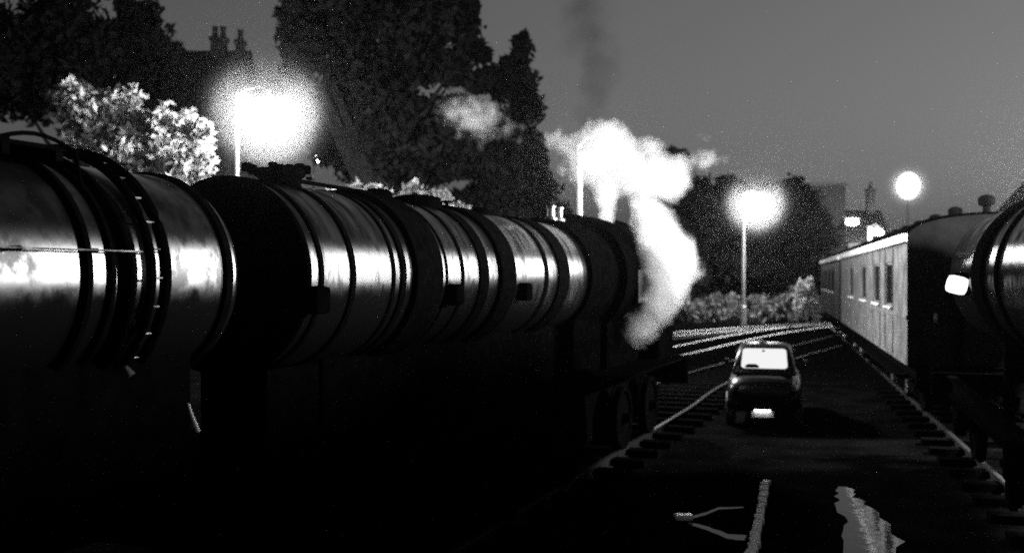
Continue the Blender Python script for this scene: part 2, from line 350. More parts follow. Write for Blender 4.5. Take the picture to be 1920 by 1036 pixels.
bm = bmesh.new(); lathe_z(bm, [(.22, -.08), (.17, 0), (.165, .05), (.2, .075), (.215, .12), (.2, .13), (.15, .13), (.14, -.05)], (6.92, 0, ZC+RB), 32)
for k in range(18): box(bm, (6.92+random.uniform(-.2, .2), random.uniform(-.2, .2), ZC+RB+.1+random.uniform(0, .05)), (.07, .07, .07), random.random(), .015)
ch = obj('chimney', bm, M_SOOT, lo)
for x, y, z in ((7.3, -.04, .1), (7.28, -.06, -.02), (7.55, -.1, -.02)): obj('valve_knob', lathe_z(bmesh.new(), [(0, -.03), (.03, -.02), (.035, 0), (.03, .02), (0, .03)], (x, y, ZC+RB+z), 12), M_CHROME, lo)
obj('top_pipe', T([(7.1, 0, ZC+RB+.06), (8.6, 0, ZC+RB+.055), (8.72, 0, ZC+RB+.04), (8.78, 0, ZC+RB-.03)], .018), M_SOOT, lo)
for x, r, hh in ((8.55, .14, .10), (9.35, .27, .10), (11.0, .12, .08)):
    smooth_by_angle(obj('dome', lathe_z(bmesh.new(), [(r*1.2, -.12), (r*1.02, -.04), (r, .02), (r*.92, hh*.75), (r*.6, hh), (0, hh*1.06)], (x, 0, ZC+RB), 28), M_SOOT, lo))
for x in (8.2, 9.0, 9.75): obj('valve_wheel', lathe_z(bmesh.new(), [(.02, -.05), (.02, .05), (.07, .055), (.07, .07), (0, .07)], (x, -.16, ZC+RB), 12), M_SOOT, lo)
# cab: arched roof on straight sides, spectacle windows and a side opening
def arch(bm, x, R, zb, n=28):
    an = [R_(-48)+R_(276)*k/n for k in range(n+1)]; pts = [(-R*math.cos(an[0])*.99, zb)]+[(-R*math.cos(t), ZC+R*math.sin(t)) for t in an]+[(R*math.cos(an[0])*.99, zb)]
    return [bm.verts.new((x, y, z)) for y, z in pts]
def arch_shell(x0, x1, R, zb, close=(True, True)):
    bm = bmesh.new(); a = arch(bm, x0, R, zb); b = arch(bm, x1, R, zb)
    for k in range(len(a)-1): bm.faces.new((a[k], a[k+1], b[k+1], b[k]))
    if close[0]: bm.faces.new(a)
    if close[1]: bm.faces.new(b[::-1])
    return bm
fb = smooth_by_angle(obj('firebox', arch_shell(c0, 14.3, .80, 1.35), M_SOOT, lo))
cab = smooth_by_angle(obj('cab', arch_shell(14.3, c1, .93, 1.3), M_SOOT, lo))
smooth_by_angle(obj('roof_rim', band(c1-.04, c1+.05, .93, .03, ZC), M_SOOT, cab))
for sgn in (-1, 1): obj('side_window', B((15.2, sgn*.932, 2.55), (.6, .02, .5), bev=.006), M_GLASS, cab)
for x in (13.6, 13.95): obj('safety_valve', lathe_z(bmesh.new(), [(.09, -.05), (.09, .03), (.055, .05), (.05, .16), (.065, .17), (.065, .2), (.03, .2)], (x, 0, ZC+.8), 16), M_STEEL, lo)
obj('bunker', B(((c1+b1)/2+.03, 0, 2.0), (b1-c1-.06, 1.9, 1.5), bev=.05), M_SOOT, lo)
obj('running_plate', B(((f0-.35+b1)/2, 0, 1.33), (b1-f0+.35, 2.4, .04)), M_GRIME_SHADE, lo)
obj('frame_fill', B(((f0-.2+b1)/2, 0, .83), (b1-f0-.1, 1.0, .94)), M_GRIME_SHADE, lo)  # frames filled solid so the space below the plate stays black
obj('under_boiler_fill', B(((f0+.9+c0)/2, 0, 1.75), (c0-f0-.9, .62, .8), bev=.03), M_GRIME_SHADE, lo)  # dark block added under the boiler to hide the lit ground behind
obj('smokebox_saddle', B((f0+.5, 0, 1.68), (.7, .6, .66)), M_GRIME_SHADE, lo)
for x in (f0-.3, b1): obj('buffer_beam', B((x, 0, 1.08), (.1, 2.4, .42), bev=.01), M_BAND, lo)
buffers(lo, f0-.35, -1, .22); buffers(lo, b1+.05, 1, .3)
for x in (8.0, 10.0, 12.0): wheelset(lo, x, WH60, .66)
for x in (14.6, 16.3): wheelset(lo, x, WH46, .46)
for sgn in (-1, 1):
    obj('coupling_rod', B((10.0, sgn*.97, .7), (4.2, .05, .11), bev=.012), M_WHEEL, lo)
    smooth_by_angle(obj('cylinder', lathe_x(bmesh.new(), [(f0+.1, .001), (f0+.1, .26), (f0+.95, .26), (f0+.95, .001)], .9, 28), M_SOOT, lo)).location.y = sgn*.98
    for x in (8.0, 10.0, 12.0):
        bm = bmesh.new(); v0 = [bm.verts.new((x+.74*math.cos(t), sgn*.72, .81+.74*math.sin(t))) for t in np.linspace(.75, math.pi-.75, 12)]; v1 = [bm.verts.new((v.co.x, sgn*1.0, v.co.z)) for v in v0]
        for k in range(11): bm.faces.new((v0[k], v0[k+1], v1[k+1], v1[k]))
        bm.faces.new(v1); obj('splasher', bm, M_GRIME_SHADE, lo)
# ------------------------------------------------------------------ tank wagon at the right edge
def s_r(px, R, lat=3.55, vp=1450):
    ls = lat-R; Y = F*ls/(math.cos(HR)*(px-vp)); return (Y+ls*math.sin(HR))/math.cos(HR)
TH = HR+R_(3.0); _p = Vector((RO[0]+16*math.sin(HR), RO[1]+16*math.cos(HR), 0)); TO = (_p.x-16*math.sin(TH), _p.y-16*math.cos(TH), 0)
tr = empty('tank_wagon', TO, math.pi/2-TH, 'round dark tank wagon cut by the right edge, before the carriage end', 'tank wagon', 'dark tank wagons')
R2 = 1.0; xa, xb = 9.6, s_r(1776, R2)
tank_barrel(tr, xa, xb, R2, M_TANKR)
for pa, pb, th in ((1876, 1848, .045), (1917, 1911, .03)):
    smooth_by_angle(obj('strap', band(s_r(pa, R2), s_r(pb, R2), R2, th, ZC), M_BAND, tr))
for x in (xa+.8, xb-.8): obj('saddle', B((x, 0, 1.55), (.14, .7, .7)), M_GRIME_SHADE, tr)
under_frame(tr, xa+.1, xb-.1, (xa+1.2, xb-1.2))
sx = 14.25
sl_ = obj('flank_glint', B((sx+.06, R2+.05, ZC-.1), (.2, .22, .3), bev=.04), M_GRIME_SHADE, tr)  # backing of an added glowing block that stands for a reflected glint
lens = obj('lens', B((0, 0, 0), (.16, .26, .23), bev=.07), emit('flank_glint_glow', 2.0), sl_, True); lens.location = (sx-.08, R2+.14, ZC-.11); lens.rotation_euler = (R_(14), 0, R_(6))  # glow put here in place of lamplight mirrored in the tank flank
bm = bmesh.new(); lathe_z(bm, [(.3, -.1), (.3, .05), (.26, .09), (0, .1)], (11.6, 0, ZC+R2)); obj('manhole', bm, M_BAND, tr)
# ------------------------------------------------------------------ carriages
def carriage(x0, x1, label, body_m, win, vents, roof_m):
    ca = empty('railway_carriage', RO, RRZ, label, 'carriage', 'railway carriages')
    hw, zb, ze, zt = 1.34, 1.18, 3.34, 3.78
    zw0, zw1 = 2.12, 2.98
    # side walls leave real openings for the windows
    for sgn in (-1, 1):
        bm = bmesh.new(); y = sgn*hw-sgn*.03
        box(bm, ((x0+x1)/2, y, (zb+zw0)/2), (x1-x0, .06, zw0-zb)); box(bm, ((x0+x1)/2, y, (zw1+ze)/2), (x1-x0, .06, ze-zw1))
        e = x0
        for a, b in win+[(x1, x1)]:
            if a-e > .01: box(bm, ((e+a)/2, y, (zw0+zw1)/2), (a-e, .06, zw1-zw0))
            e = b
        obj('side_wall', bm, body_m, ca)
        for a, b in win:
            g = obj('window', B(((a+b)/2, sgn*(hw-.05), (zw0+zw1)/2), (b-a, .012, zw1-zw0)), M_PANE, ca)
            bm = bmesh.new()
            for dz in (zw0+.025, zw1-.025): box(bm, ((a+b)/2, sgn*(hw-.035), dz), (b-a, .03, .05))
            for dx in (a+.025, b-.025): box(bm, (dx, sgn*(hw-.035), (zw0+zw1)/2), (.05, .028, zw1-zw0-.1))
            obj('frame', bm, body_m, g)
            obj('sill', B(((a+b)/2, sgn*(hw+.02), zw0-.02), (b-a+.06, .06, .035), bev=.006), M_CREAM, g)
        for a, b in win:
            for dx in (a-.12, b+.12): obj('beading', B((dx, sgn*(hw+.008), (zb+ze)/2), (.035, .016, ze-zb-.1)), body_m, ca)
        obj('waist_rail', B(((x0+x1)/2, sgn*(hw+.012), 2.0), (x1-x0, .024, .06)), body_m, ca)
        obj('gutter', B(((x0+x1)/2, sgn*(hw+.035), ze+.02), (x1-x0+.06, .07, .15), bev=.012), M_CREAM, ca)
        obj('step_board', B(((x0+x1)/2, sgn*(hw+.05), .98), (x1-x0-.6, .2, .04)), M_BAND, ca)
        for a, b in win: obj('door_handle', T([(b+.25, sgn*(hw+.03), 1.9), (b+.37, sgn*(hw+.03), 1.9)], .014), M_CHROME, ca)
        obj('solebar', B(((x0+x1)/2, sgn*1.15, 1.05), (x1-x0-.1, .08, .22)), M_BAND, ca)
    for x in (x0, x1):
        bm = bmesh.new(); n = 20; vs = [bm.verts.new((x, -hw+.001, zb)), bm.verts.new((x, hw-.001, zb))]
        vs += [bm.verts.new((x, (hw-.001)*math.cos(math.pi*k/n), ze-.02+(zt-ze-.02)*math.sin(math.pi*k/n)**.8)) for k in range(n+1)]
        bm.faces.new(vs if x == x1 else vs[::-1]); r = bmesh.ops.extrude_face_region(bm, geom=bm.faces[:]); bmesh.ops.translate(bm, verts=[v for v in r['geom'] if isinstance(v, bmesh.types.BMVert)], vec=(.05 if x == x0 else -.05, 0, 0))
        en = obj('end_wall', bm, M_COACHEND, ca); dx = -.04 if x == x0 else .04
        obj('gangway', B((x+dx*3, 0, 2.15), (.24, 1.0, 1.9), bev=.05), M_COACHEND, en)
        for y in (-.9, .9): obj('lamp_iron', B((x+dx, y, 2.0), (.05, .06, .16)), M_STEEL, en)
        obj('headstock', B((x, 0, 1.02), (.1, 2.4, .28)), M_BAND, ca)
    bm = bmesh.new(); n = 36; ra = []; rb = []
    for k in range(n+1):
        y = (hw+.04)*math.cos(math.pi*k/n); z = ze+.045+(zt-ze-.045)*math.sin(math.pi*k/n)**.8
        ra.append(bm.verts.new((x0-.06, y, z))); rb.append(bm.verts.new((x1+.06, y, z)))
    for k in range(n): bm.faces.new((ra[k], ra[k+1], rb[k+1], rb[k]))
    bmesh.ops.solidify(bm, geom=bm.faces[:], thickness=.03)
    rf = smooth_by_angle(obj('roof', bm, roof_m, ca))
    for sgn in (-1, 1):
        for yy, zz in ((1.22, .16), (1.06, .235)):
            obj('rain_strip', B(((x0+x1)/2, sgn*yy, ze+zz), (x1-x0-.3, .10, .045), bev=.012), M_CREAM, rf)
    for x in vents:
        bm = bmesh.new(); lathe_z(bm, [(.07, -.05), (.06, .12), (.13, .15), (.14, .26), (.09, .31), (0, .33)], (x, 0, zt), 14); obj('ventilator', bm, M_GRIME_SHADE, rf)
    for ax in (x0+2.2, x0+4.6, x1-4.6, x1-2.2):
        wheelset(ca, ax, WH46, .46)
        for sgn in (-1, 1): obj('axlebox', B((ax, sgn*1.02, .62), (.26, .16, .26), bev=.03), M_STEEL, ca)
    for c in (x0+3.4, x1-3.4): obj('bogie_frame', B((c, 0, .72), (3.3, 1.9, .14)), M_BAND, ca)
    buffers(ca, x0-.05, -1, .3); buffers(ca, x1+.05, 1, .3)
    return ca
def s_c(px): 
    ls = 2.21; Y = F*ls/(math.cos(HR)*(px-1450)); return (Y+ls*math.sin(HR))/math.cos(HR)
ws = sorted([(s_c(1673), s_c(1661)), (s_c(1649), s_c(1638)), (s_c(1624), s_c(1614)), (s_c(1600), s_c(1592))])
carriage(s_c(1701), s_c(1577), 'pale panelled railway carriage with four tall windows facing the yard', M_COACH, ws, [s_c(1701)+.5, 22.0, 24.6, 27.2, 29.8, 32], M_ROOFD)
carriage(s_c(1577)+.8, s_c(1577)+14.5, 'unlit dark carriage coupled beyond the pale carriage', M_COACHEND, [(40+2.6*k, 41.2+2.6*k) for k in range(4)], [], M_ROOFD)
# ------------------------------------------------------------------ small car
cp = P(1432, 760, 17.8)
car = empty('car', (cp.x, cp.y, 0), math.pi/2-R_(15), 'small dark car with glowing rear window parked between the trains', 'car'); car.scale = (1, .93, 1.06)
def loft(secs, n=28, p=3.2):
    bm = bmesh.new(); rings = []
    for x, hw, zb, zt in secs:
        zc, hh = (zb+zt)/2, (zt-zb)/2; ring = []
        for k in range(n):
            t = 2*math.pi*k/n; c, s = math.cos(t), math.sin(t)
            ring.append(bm.verts.new((x, hw*math.copysign(abs(c)**(2/p), c), zc+hh*math.copysign(abs(s)**(2/p), s))))
        rings.append(ring)
    for a, b in zip(rings, rings[1:]):
        for k in range(n): bm.faces.new((a[k], b[k], b[(k+1) % n], a[(k+1) % n]))
    bm.faces.new(rings[0]); bm.faces.new(rings[-1][::-1]); return bm
smooth_by_angle(obj('body', loft([(0, .5, .42, .66), (.05, .6, .34, .78), (.2, .68, .27, .86), (.6, .71, .24, .93), (1.2, .72, .22, .95), (2.2, .72, .22, .95), (2.7, .71, .23, .92), (3.2, .68, .25, .84), (3.5, .62, .3, .74), (3.58, .5, .4, .62)]), M_CAR, car), 60)
smooth_by_angle(obj('roof', loft([(.42, .60, .86, .95), (.62, .57, .86, 1.20), (.85, .54, .86, 1.335), (1.1, .535, .86, 1.375), (1.6, .535, .86, 1.38), (2.0, .545, .86, 1.33), (2.3, .57, .86, 1.16), (2.6, .61, .86, .93)], p=4.5), M_CAR, car), 60)
# rear glass: rounded panel standing off the sloping back, lit from inside
def panel(pts3, thick, m, name, parent, nrm):
    bm = bmesh.new(); vs = [bm.verts.new(p) for p in pts3]; f = bm.faces.new(vs)
    r = bmesh.ops.extrude_face_region(bm, geom=[f]); bmesh.ops.translate(bm, verts=[v for v in r['geom'] if isinstance(v, bmesh.types.BMVert)], vec=Vector(nrm)*thick)
    bmesh.ops.recalc_face_normals(bm, faces=bm.faces); return obj(name, bm, m, parent)
A = Vector((.445, 0, .965)); Bt = Vector((.74, 0, 1.285)); up = (Bt-A); nr = Vector((-up.z, 0, up.x)).normalized()
def rg(u, v, off=0.032): q = A+up*v+nr*off; return (q.x, u, q.z)
rp = []
for cx, cv, a0 in ((.36, .14, -90), (.34, .86, 0), (-.34, .86, 90), (-.36, .14, 180)):
    for k in range(5):
        t = R_(a0+90*k/4); rp.append(rg(cx+.075*math.cos(t), cv+.13*math.sin(t)))
M_CARWIN = emit('lit_misted_glass', 0.9)
rw = panel(rp, .008, M_CARWIN, 'rear_window', car, nr); rw['label'] = 'misted rear window lit from inside'
obj('mirror', B(rg(.02, .86, .045), (.012, .05, .03)), M_BAND, rw)
panel([rg(.1, .02, .041), rg(.1, .12, .041), rg(.16, .2, .041), rg(.3, .2, .041), rg(.36, .12, .041), rg(.36, .02, .041)], .004, M_BAND, 'seat_back', rw, nr)
bm = bmesh.new(); lathe_z(bm, [(.0, .05), (.05, .045), (.09, .02), (.1, 0), (.0, 0)], (1.2, .05, 1.372), 18); obj('roof_glint', bm, M_CHROME, car)  # chrome dome added as the lamp's highlight on the car roof
obj('bumper', B((-.06, 0, .42), (.09, 1.36, .09), bev=.03), M_BAND, car)
npl = obj('number_plate', B((-.09, .02, .275), (.02, .40, .09)), M_PLATE, car)
obj('plate_lamp', B((-.135, .02, .345), (.04, .30, .02), bev=.004), emit('number_lamp_glow', 6.0), npl)
for sgn in (-1, 1):
    obj('tail_lamp', lathe_x(bmesh.new(), [(-.02, .001), (-.02, .05), (.1, .06)], .62, 14), M_BAND, car).location.y = sgn*.52
    obj('wing_mirror', B((2.15, sgn*.8, .98), (.04, .1, .09), bev=.012), M_CHROME, car)
    g = obj('side_window', B((1.4, sgn*.572, 1.11), (1.0, .012, .26), bev=.004), M_GLASS, car); g.rotation_euler = (0, 0, 0)
    for x in (.62, 2.85):
        bm = bmesh.new(); lathe_z(bm, [(0, .07), (.16, .07), (.17, .085), (.27, .085), (.29, .05), (.29, -.05), (.27, -.085), (0, -.085)], seg=24); bmesh.ops.rotate(bm, verts=bm.verts, cent=(0, 0, 0), matrix=Matrix.Rotation(-sgn*math.pi/2, 3, 'X'))
        wv = obj('wheel', bm, M_TYRE, car); wv.location = (x, sgn*.64, .29)
panel([(2.54, -.5, 1.0), (2.54, .5, 1.0), (2.2, .46, 1.27), (2.2, -.46, 1.27)], .01, M_GLASS, 'windscreen', car, (.6, 0, .8))
# ------------------------------------------------------------------ lamps
def halomat(d):  # vapour shader for the halo balls added round lamps
    n = 'lamp_halo_%g' % d
    if n in MATS: return MATS[n]
    m = bpy.data.materials.new(n); m.use_nodes = True; MATS[n] = m; nt = m.node_tree; nt.nodes.clear()
    out = nt.nodes.new('ShaderNodeOutputMaterial'); pv = nt.nodes.new('ShaderNodeVolumePrincipled'); pv.inputs['Color'].default_value = (.95, .95, .95, 1)
    tc = nt.nodes.new('ShaderNodeTexCoord'); ln = nt.nodes.new('ShaderNodeVectorMath'); ln.operation = 'LENGTH'; nt.links.new(tc.outputs['Object'], ln.inputs[0])
    mr = nt.nodes.new('ShaderNodeMapRange'); mr.inputs[1].default_value = 1.0; mr.inputs[2].default_value = .0; mr.inputs[3].default_value = 0; mr.inputs[4].default_value = 1
    pw = nt.nodes.new('ShaderNodeMath'); pw.operation = 'POWER'; pw.inputs[1].default_value = 5.0; ml = nt.nodes.new('ShaderNodeMath'); ml.operation = 'MULTIPLY'; ml.inputs[1].default_value = d
    nt.links.new(ln.outputs['Value'], mr.inputs[0]); nt.links.new(mr.outputs[0], pw.inputs[0]); nt.links.new(pw.outputs[0], ml.inputs[0]); nt.links.new(ml.outputs[0], pv.inputs['Density']); pv.inputs['Anisotropy'].default_value = .2; m.cycles.volume_sampling = 'EQUIANGULAR'; nt.links.new(pv.outputs[0], out.inputs['Volume']); return m
M_GLOBE = emit('lamp_globe_glow', 25.0, True)
def lamp(base, h, arm, label, power, gr=.24, dirx=1.0, hood=.42, post_r=.07, pm=None, tall=1.0, gm=None, mist=0, mist_d=.012):  # mist, mist_d: radius and density of the halo ball added round the globe, none if zero
    pm = pm or M_POST
    root = empty('lamp_post', (base[0], base[1], 0), 0, label, 'lamp post', 'lit yard lamps')
    obj('post', T([(0, 0, 0), (0, 0, 1.0), (0, 0, 1.05), (0, 0, h+.25)], [post_r*1.6, post_r*1.5, post_r, post_r*.75], 12), pm, root)
    obj('bracket', T([(0, 0, h+.1), (dirx*arm*.3, 0, h+.35), (dirx*arm*.75, 0, h+.42), (dirx*arm, 0, h+.33)], .03), pm, root)
    ln = smooth_by_angle(obj('hood', lathe_z(bmesh.new(), [(hood, .02), (hood*.97, .06), (hood*.55, .19), (.1, .26), (.09, .34), (0, .35)], (dirx*arm, 0, h), 28), M_HOOD, root))
    bm = bmesh.new(); bmesh.ops.create_icosphere(bm, subdivisions=3, radius=gr); bmesh.ops.scale(bm, verts=bm.verts, vec=(1, 1, tall)); bmesh.ops.translate(bm, verts=bm.verts, vec=(dirx*arm, 0, h-gr*.5))
    obj('globe', bm, gm or M_GLOBE, root, True)
    if mist:  # halo ball added round the globe
        bm = bmesh.new(); bmesh.ops.create_icosphere(bm, subdivisions=4, radius=1.0)
        mo = struct(obj('lamp_halo', bm, halomat(mist_d), None, True), 'stuff', 'vapour ball added round the lamp to make its halo'); mo.location = (base[0]+dirx*arm, base[1], h-gr*.5); mo.scale = (mist,)*3
    l = bpy.data.lights.new('lamp_light', 'POINT'); l.energy = power; l.shadow_soft_size = gr*.8
    lo_ = bpy.data.objects.new('lamp_light', l); C.objects.link(lo_); lo_.parent = root; lo_.location = (dirx*arm, 0, h-gr*.5)
    return root
def lamp_at(px, py, d, post_px, label, power, **k):
    q = P(px, py, d); arm = abs(px-post_px)/F*d; sg = 1 if px > post_px else -1
    return lamp((q.x-sg*arm, d), q.z, arm, label, power, dirx=sg, **k)
lamp_at(500, 190, 26.3, 444, 'brightest lamp post, rising behind the near tank wagon at left', LAMP_W, gr=.42, hood=.34, mist=2.2, mist_d=1.9)  # mist, mist_d: size and density of the added halo ball
lamp_at(1417, 368, 57, 1394, 'bright lamp post standing on the lit bank beyond the car', LAMP_W*1.3, gr=.55, hood=.45, post_r=.1, mist=2.7, mist_d=1.2)  # mist, mist_d: size and density of the added halo ball
lamp_at(1120, 288, 23, 1087, 'lamp post hidden in the steam cloud, its lit post left of the plume', LAMP_W*.8, gr=.3, hood=.45)
lamp_at(1598, 408, 75, 1578, 'far lamp post with flat lantern, the taller of two over the carriage roof', LAMP_W*.4, gr=.45, tall=.5, hood=.5, post_r=.17)
lamp_at(1646, 428, 78, 1631, 'farthest lamp post with flat lantern, the lower of two over the carriage roof', LAMP_W*.35, gr=.42, tall=.45, hood=.46, post_r=.2)
lamp_at(1703, 335, 47, 1702, 'large oval lamp glowing in the sky above the carriage', LAMP_W*.06, gr=.5, tall=1.3, hood=.15, pm=M_BAND, post_r=.02, gm=emit('dim_globe_glow', .55, True), mist=1.5, mist_d=1.5)  # mist, mist_d: size and density of the added halo ball
lamp_at(601, 290, 44, 588, 'small round lamp below the big tree, right of the brightest lamp', 200, gr=.2, hood=.22, post_r=.03, pm=M_BAND)
lamp_at(1020, 371, 59, 1012, 'tiny distant lamp left of the steam cloud', 150, gr=.17, hood=.19, post_r=.03, pm=M_BAND)
for x, y, h, p_, lab in ((8.9, 10.6, 4.6, 1.15, 'platform lamp beyond the right hand tank wagon'), (10.9, 16.4, 4.6, 1.1, 'platform lamp abreast of the carriage end'), (16.3, 31.0, 5.6, .75, 'platform lamp behind the pale carriage')):
    lamp((x+.5, y), h, .5, lab, LAMP_W*p_, gr=.36, hood=.5, dirx=-1)
# ------------------------------------------------------------------ houses
def house(name, c, w, dp, eave, ridge, label, rz=0.0, stacks=(), mwall=M_BRICK, windows=()):
    h = empty(name, (c[0], c[1], 0), rz, label, 'house')
    bm = bmesh.new(); box(bm, (0, 0, eave/2), (w, dp, eave))
    for sx in (-1, 1):
        v = [bm.verts.new((sx*(w/2-.001), -dp/2, eave)), bm.verts.new((sx*(w/2-.001), dp/2, eave)), bm.verts.new((sx*(w/2-.001), 0, ridge-.1))]; bm.faces.new(v if sx > 0 else v[::-1])
    obj('wall', bm, mwall, h)
    bm = bmesh.new(); o = .3
    a = [bm.verts.new((-w/2-o, -dp/2-o, eave-.15)), bm.verts.new((w/2+o, -dp/2-o, eave-.15)), bm.verts.new((w/2+o, 0, ridge)), bm.verts.new((-w/2-o, 0, ridge)), bm.verts.new((-w/2-o, dp/2+o, eave-.15)), bm.verts.new((w/2+o, dp/2+o, eave-.15))]
    bm.faces.new((a[0], a[1], a[2], a[3])); bm.faces.new((a[3], a[2], a[5], a[4])); bmesh.ops.solidify(bm, geom=bm.faces[:], thickness=.15)
    rf = obj('roof', bm, M_SLATE, h)
    for x, top, sw, pots in stacks:
        bm = bmesh.new(); box(bm, (x, 0, (ridge+top)/2-.3), (sw, .6, top-ridge+.6)); box(bm, (x, 0, top), (sw+.14, .74, .16)); cs = obj('chimney', bm, M_BRICK, rf)
        for k in range(pots): 
            xx = x+(k-(pots-1)/2)*sw*.55
            obj('chimney_pot', lathe_z(bmesh.new(), [(.15, .08), (.13, .5), (.16, .55), (.16, .62), (.11, .62)], (xx, 0, top), 12), M_BRICK, h)
    for x, z in windows:
        g = obj('window', B((x, -dp/2-.01, z), (.9, .05, 1.3)), M_GLASS, h); obj('sill', B((x, -dp/2-.06, z-.72), (1.1, .14, .1)), M_STONE, h)
    return h
q = P(392, 92, 50)
house('house', (q.x-1.0, 50), 5.6, 7, 9.5, q.z, 'tall house with two chimneys among the trees at upper left', 0, ((1.5, q.z+.55, .7, 2), (2.55, q.z+.4, .35, 1)), windows=((-1.5, 8), (1.5, 8)))
q = P(1606, 391, 84)
house('house', (q.x, 84), 3.3, 6, 5.6, q.z, 'house with a tall chimney stack behind the two far lamps', 0, ((1.15, q.z+1.7, .6, 1), (-1.35, q.z+.7, .4, 1)), windows=((-.8, 4.2), (.8, 4.2)))
q = P(1532, 350, 70); 
fb_ = empty('flat_roofed_building', (q.x, 70, 0), 0, 'plain flat roofed building beside the dark trees at centre right', 'building')
obj('wall', B((0, 0, q.z/2), (2.3, 5, q.z)), M_BRICK, fb_); obj('parapet', B((0, 0, q.z+.06), (2.5, 5.2, .2)), M_STONE, fb_)
for z in (3, 6): obj('window', B((-.2, -2.52, z), (.8, .05, 1.2)), M_GLASS, fb_)
q = P(2010, 295, 60)
house('house', (q.x, 60), 7, 5.4, 6.6, q.z, 'dark gabled house roof cut by the right edge', R_(90), (), windows=())
# ------------------------------------------------------------------ trees
def leaves(clumps, size, name, m, parent, flat=0.0, droop=0.0):
    V = []
    for c, r, n in clumps:
        d = rng.normal(size=(n, 3)); d /= np.linalg.norm(d, axis=1)[:, None]
        rad = rng.random(n)**(1/2.2)*(1+.22*rng.normal(size=n)*.6)
        p = np.array(c)+d*rad[:, None]*np.array(r)
        a = rng.normal(size=(n, 3)); a[:, 2] *= (1-flat); a[:, 2] -= droop; a /= np.linalg.norm(a, axis=1)[:, None]
        b = rng.normal(size=(n, 3)); b -= a*(a*b).sum(1)[:, None]; b /= np.linalg.norm(b, axis=1)[:, None]
        s = size*(.6+.8*rng.random(n))[:, None]
        V.append(np.stack([p-a*s, p-b*s*.45, p+a*s, p+b*s*.45], 1))
    V = np.concatenate(V).reshape(-1, 3); nf = len(V)//4
    me = bpy.data.meshes.new(name); me.vertices.add(len(V)); me.vertices.foreach_set('co', V.ravel())
    me.loops.add(nf*4); me.loops.foreach_set('vertex_index', np.arange(nf*4)); me.polygons.add(nf)
    me.polygons.foreach_set('loop_start', np.arange(nf)*4); me.update(calc_edges=True); me.materials.append(m)
    o = bpy.data.objects.new(name, me); C.objects.link(o); o.parent = parent; return o
def tree(name, base, blobs, label, leaf=.16, dens=55, m=M_LEAF, cat='tree', trunk=.3, sub=7, **k):
    # blobs: (px, py, depth, r px across, r px tall); each breaks up into smaller twig clumps
    root = empty(name, (base[0], base[1], 0), 0, label, cat, 'trees and shrubs round the yard')
    cl = []; limbs = bmesh.new(); o0 = Vector((base[0], base[1], 0)); top = 0
    for px, py, d, rx, ry in blobs:
        c = P(px, py, d)-o0; sx = rx/F*d; sz = ry/F*d; top = max(top, c.z)
        for j in range(sub):
            v = Vector(rng.normal(size=3)); v.normalize(); f = .45+.55*random.random()
            cc = c+Vector((v.x*sx*f, v.y*sx*f, v.z*sz*f)); rr = (.34+.26*random.random())
            rx_, rz_ = max(.18, sx*rr), max(.15, sz*rr)
            cl.append(((cc.x, cc.y, cc.z), (rx_, rx_, rz_), int(dens*(.3+rx_*rx_*1.6+rx_*rz_))))
        cl.append(((c.x, c.y, c.z), (sx*.7, sx*.7, sz*.7), int(dens*(.5+sx*sz))))
        z0 = max(.5, c.z*.55); tube(limbs, [(0, 0, z0), (c.x*.5, c.y*.5, (z0+c.z)*.52), (c.x, c.y, c.z)], [trunk*.42, trunk*.28, trunk*.08], 6)
    obj('limbs', limbs, M_BARK, root)
    obj('trunk', T([(0, 0, 0), (.05, 0, top*.3), (-.05, .05, top*.6), (.02, 0, top*.9)], [trunk*1.25, trunk, trunk*.7, trunk*.2], 10), M_BARK, root)
    leaves(cl, leaf, 'crown', m, root, **k)
    return root
tree('tree', (P(150, 0, 36).x, 36), [(60, 60, 36, 130, 120), (180, 70, 36, 100, 90), (250, 95, 36.5, 80, 70), (300, 130, 37, 60, 70), (40, 180, 35.5, 90, 70), (140, 140, 36, 100, 70), (345, 165, 38, 60, 60), (250, 30, 36, 40, 50)], 'dark spreading tree filling the upper left corner', leaf=.2, dens=110, sub=8)
tree('tree', (P(690, 0, 33).x, 33), [(640, 10, 33, 90, 70), (760, 20, 33, 110, 80), (860, 40, 33, 60, 60), (580, 60, 33, 55, 40), (560, 30, 32.6, 40, 35), (650, 110, 33, 90, 70), (760, 120, 33.5, 100, 80), (850, 130, 33, 60, 50), (700, 200, 33.5, 100, 70), (800, 230, 34, 100, 60), (640, 250, 34, 70, 60), (740, 300, 34, 110, 60), (860, 300, 34.5, 90, 60), (560, 95, 32.6, 35, 22), (555, 130, 32.6, 28, 12)], 'huge dark tree towering over the locomotive boiler', leaf=.19, dens=120, trunk=.45, droop=.35, sub=9)
tree('tree', (P(960, 0, 36).x, 36), [(985, 85, 36, 22, 22), (965, 130, 36, 45, 35), (985, 180, 36, 38, 45), (930, 150, 36, 50, 40), (960, 240, 36, 60, 50), (990, 280, 36, 40, 40), (910, 280, 36.5, 60, 60), (980, 340, 36, 60, 50), (900, 90, 36, 30, 26), (930, 365, 36, 70, 45), (1010, 385, 36, 45, 40), (870, 380, 36, 60, 40), (1040, 410, 37, 40, 40)], 'narrow dark tree with a ragged top, left of the steam', leaf=.17, dens=120, trunk=.28, sub=8)
tree('tree', (P(1330, 0, 66).x, 66), [(1300, 400, 66, 50, 60), (1340, 380, 66, 55, 45), (1290, 470, 66, 50, 60), (1370, 360, 66, 50, 35), (1350, 450, 66, 70, 70), (1240, 290, 66, 50, 30), (1230, 330, 66, 60, 50), (1360, 520, 66, 70, 50), (1290, 545, 66, 60, 40)], 'rounded dark tree left of the lamp on the bank', leaf=.3, dens=60, sub=8)
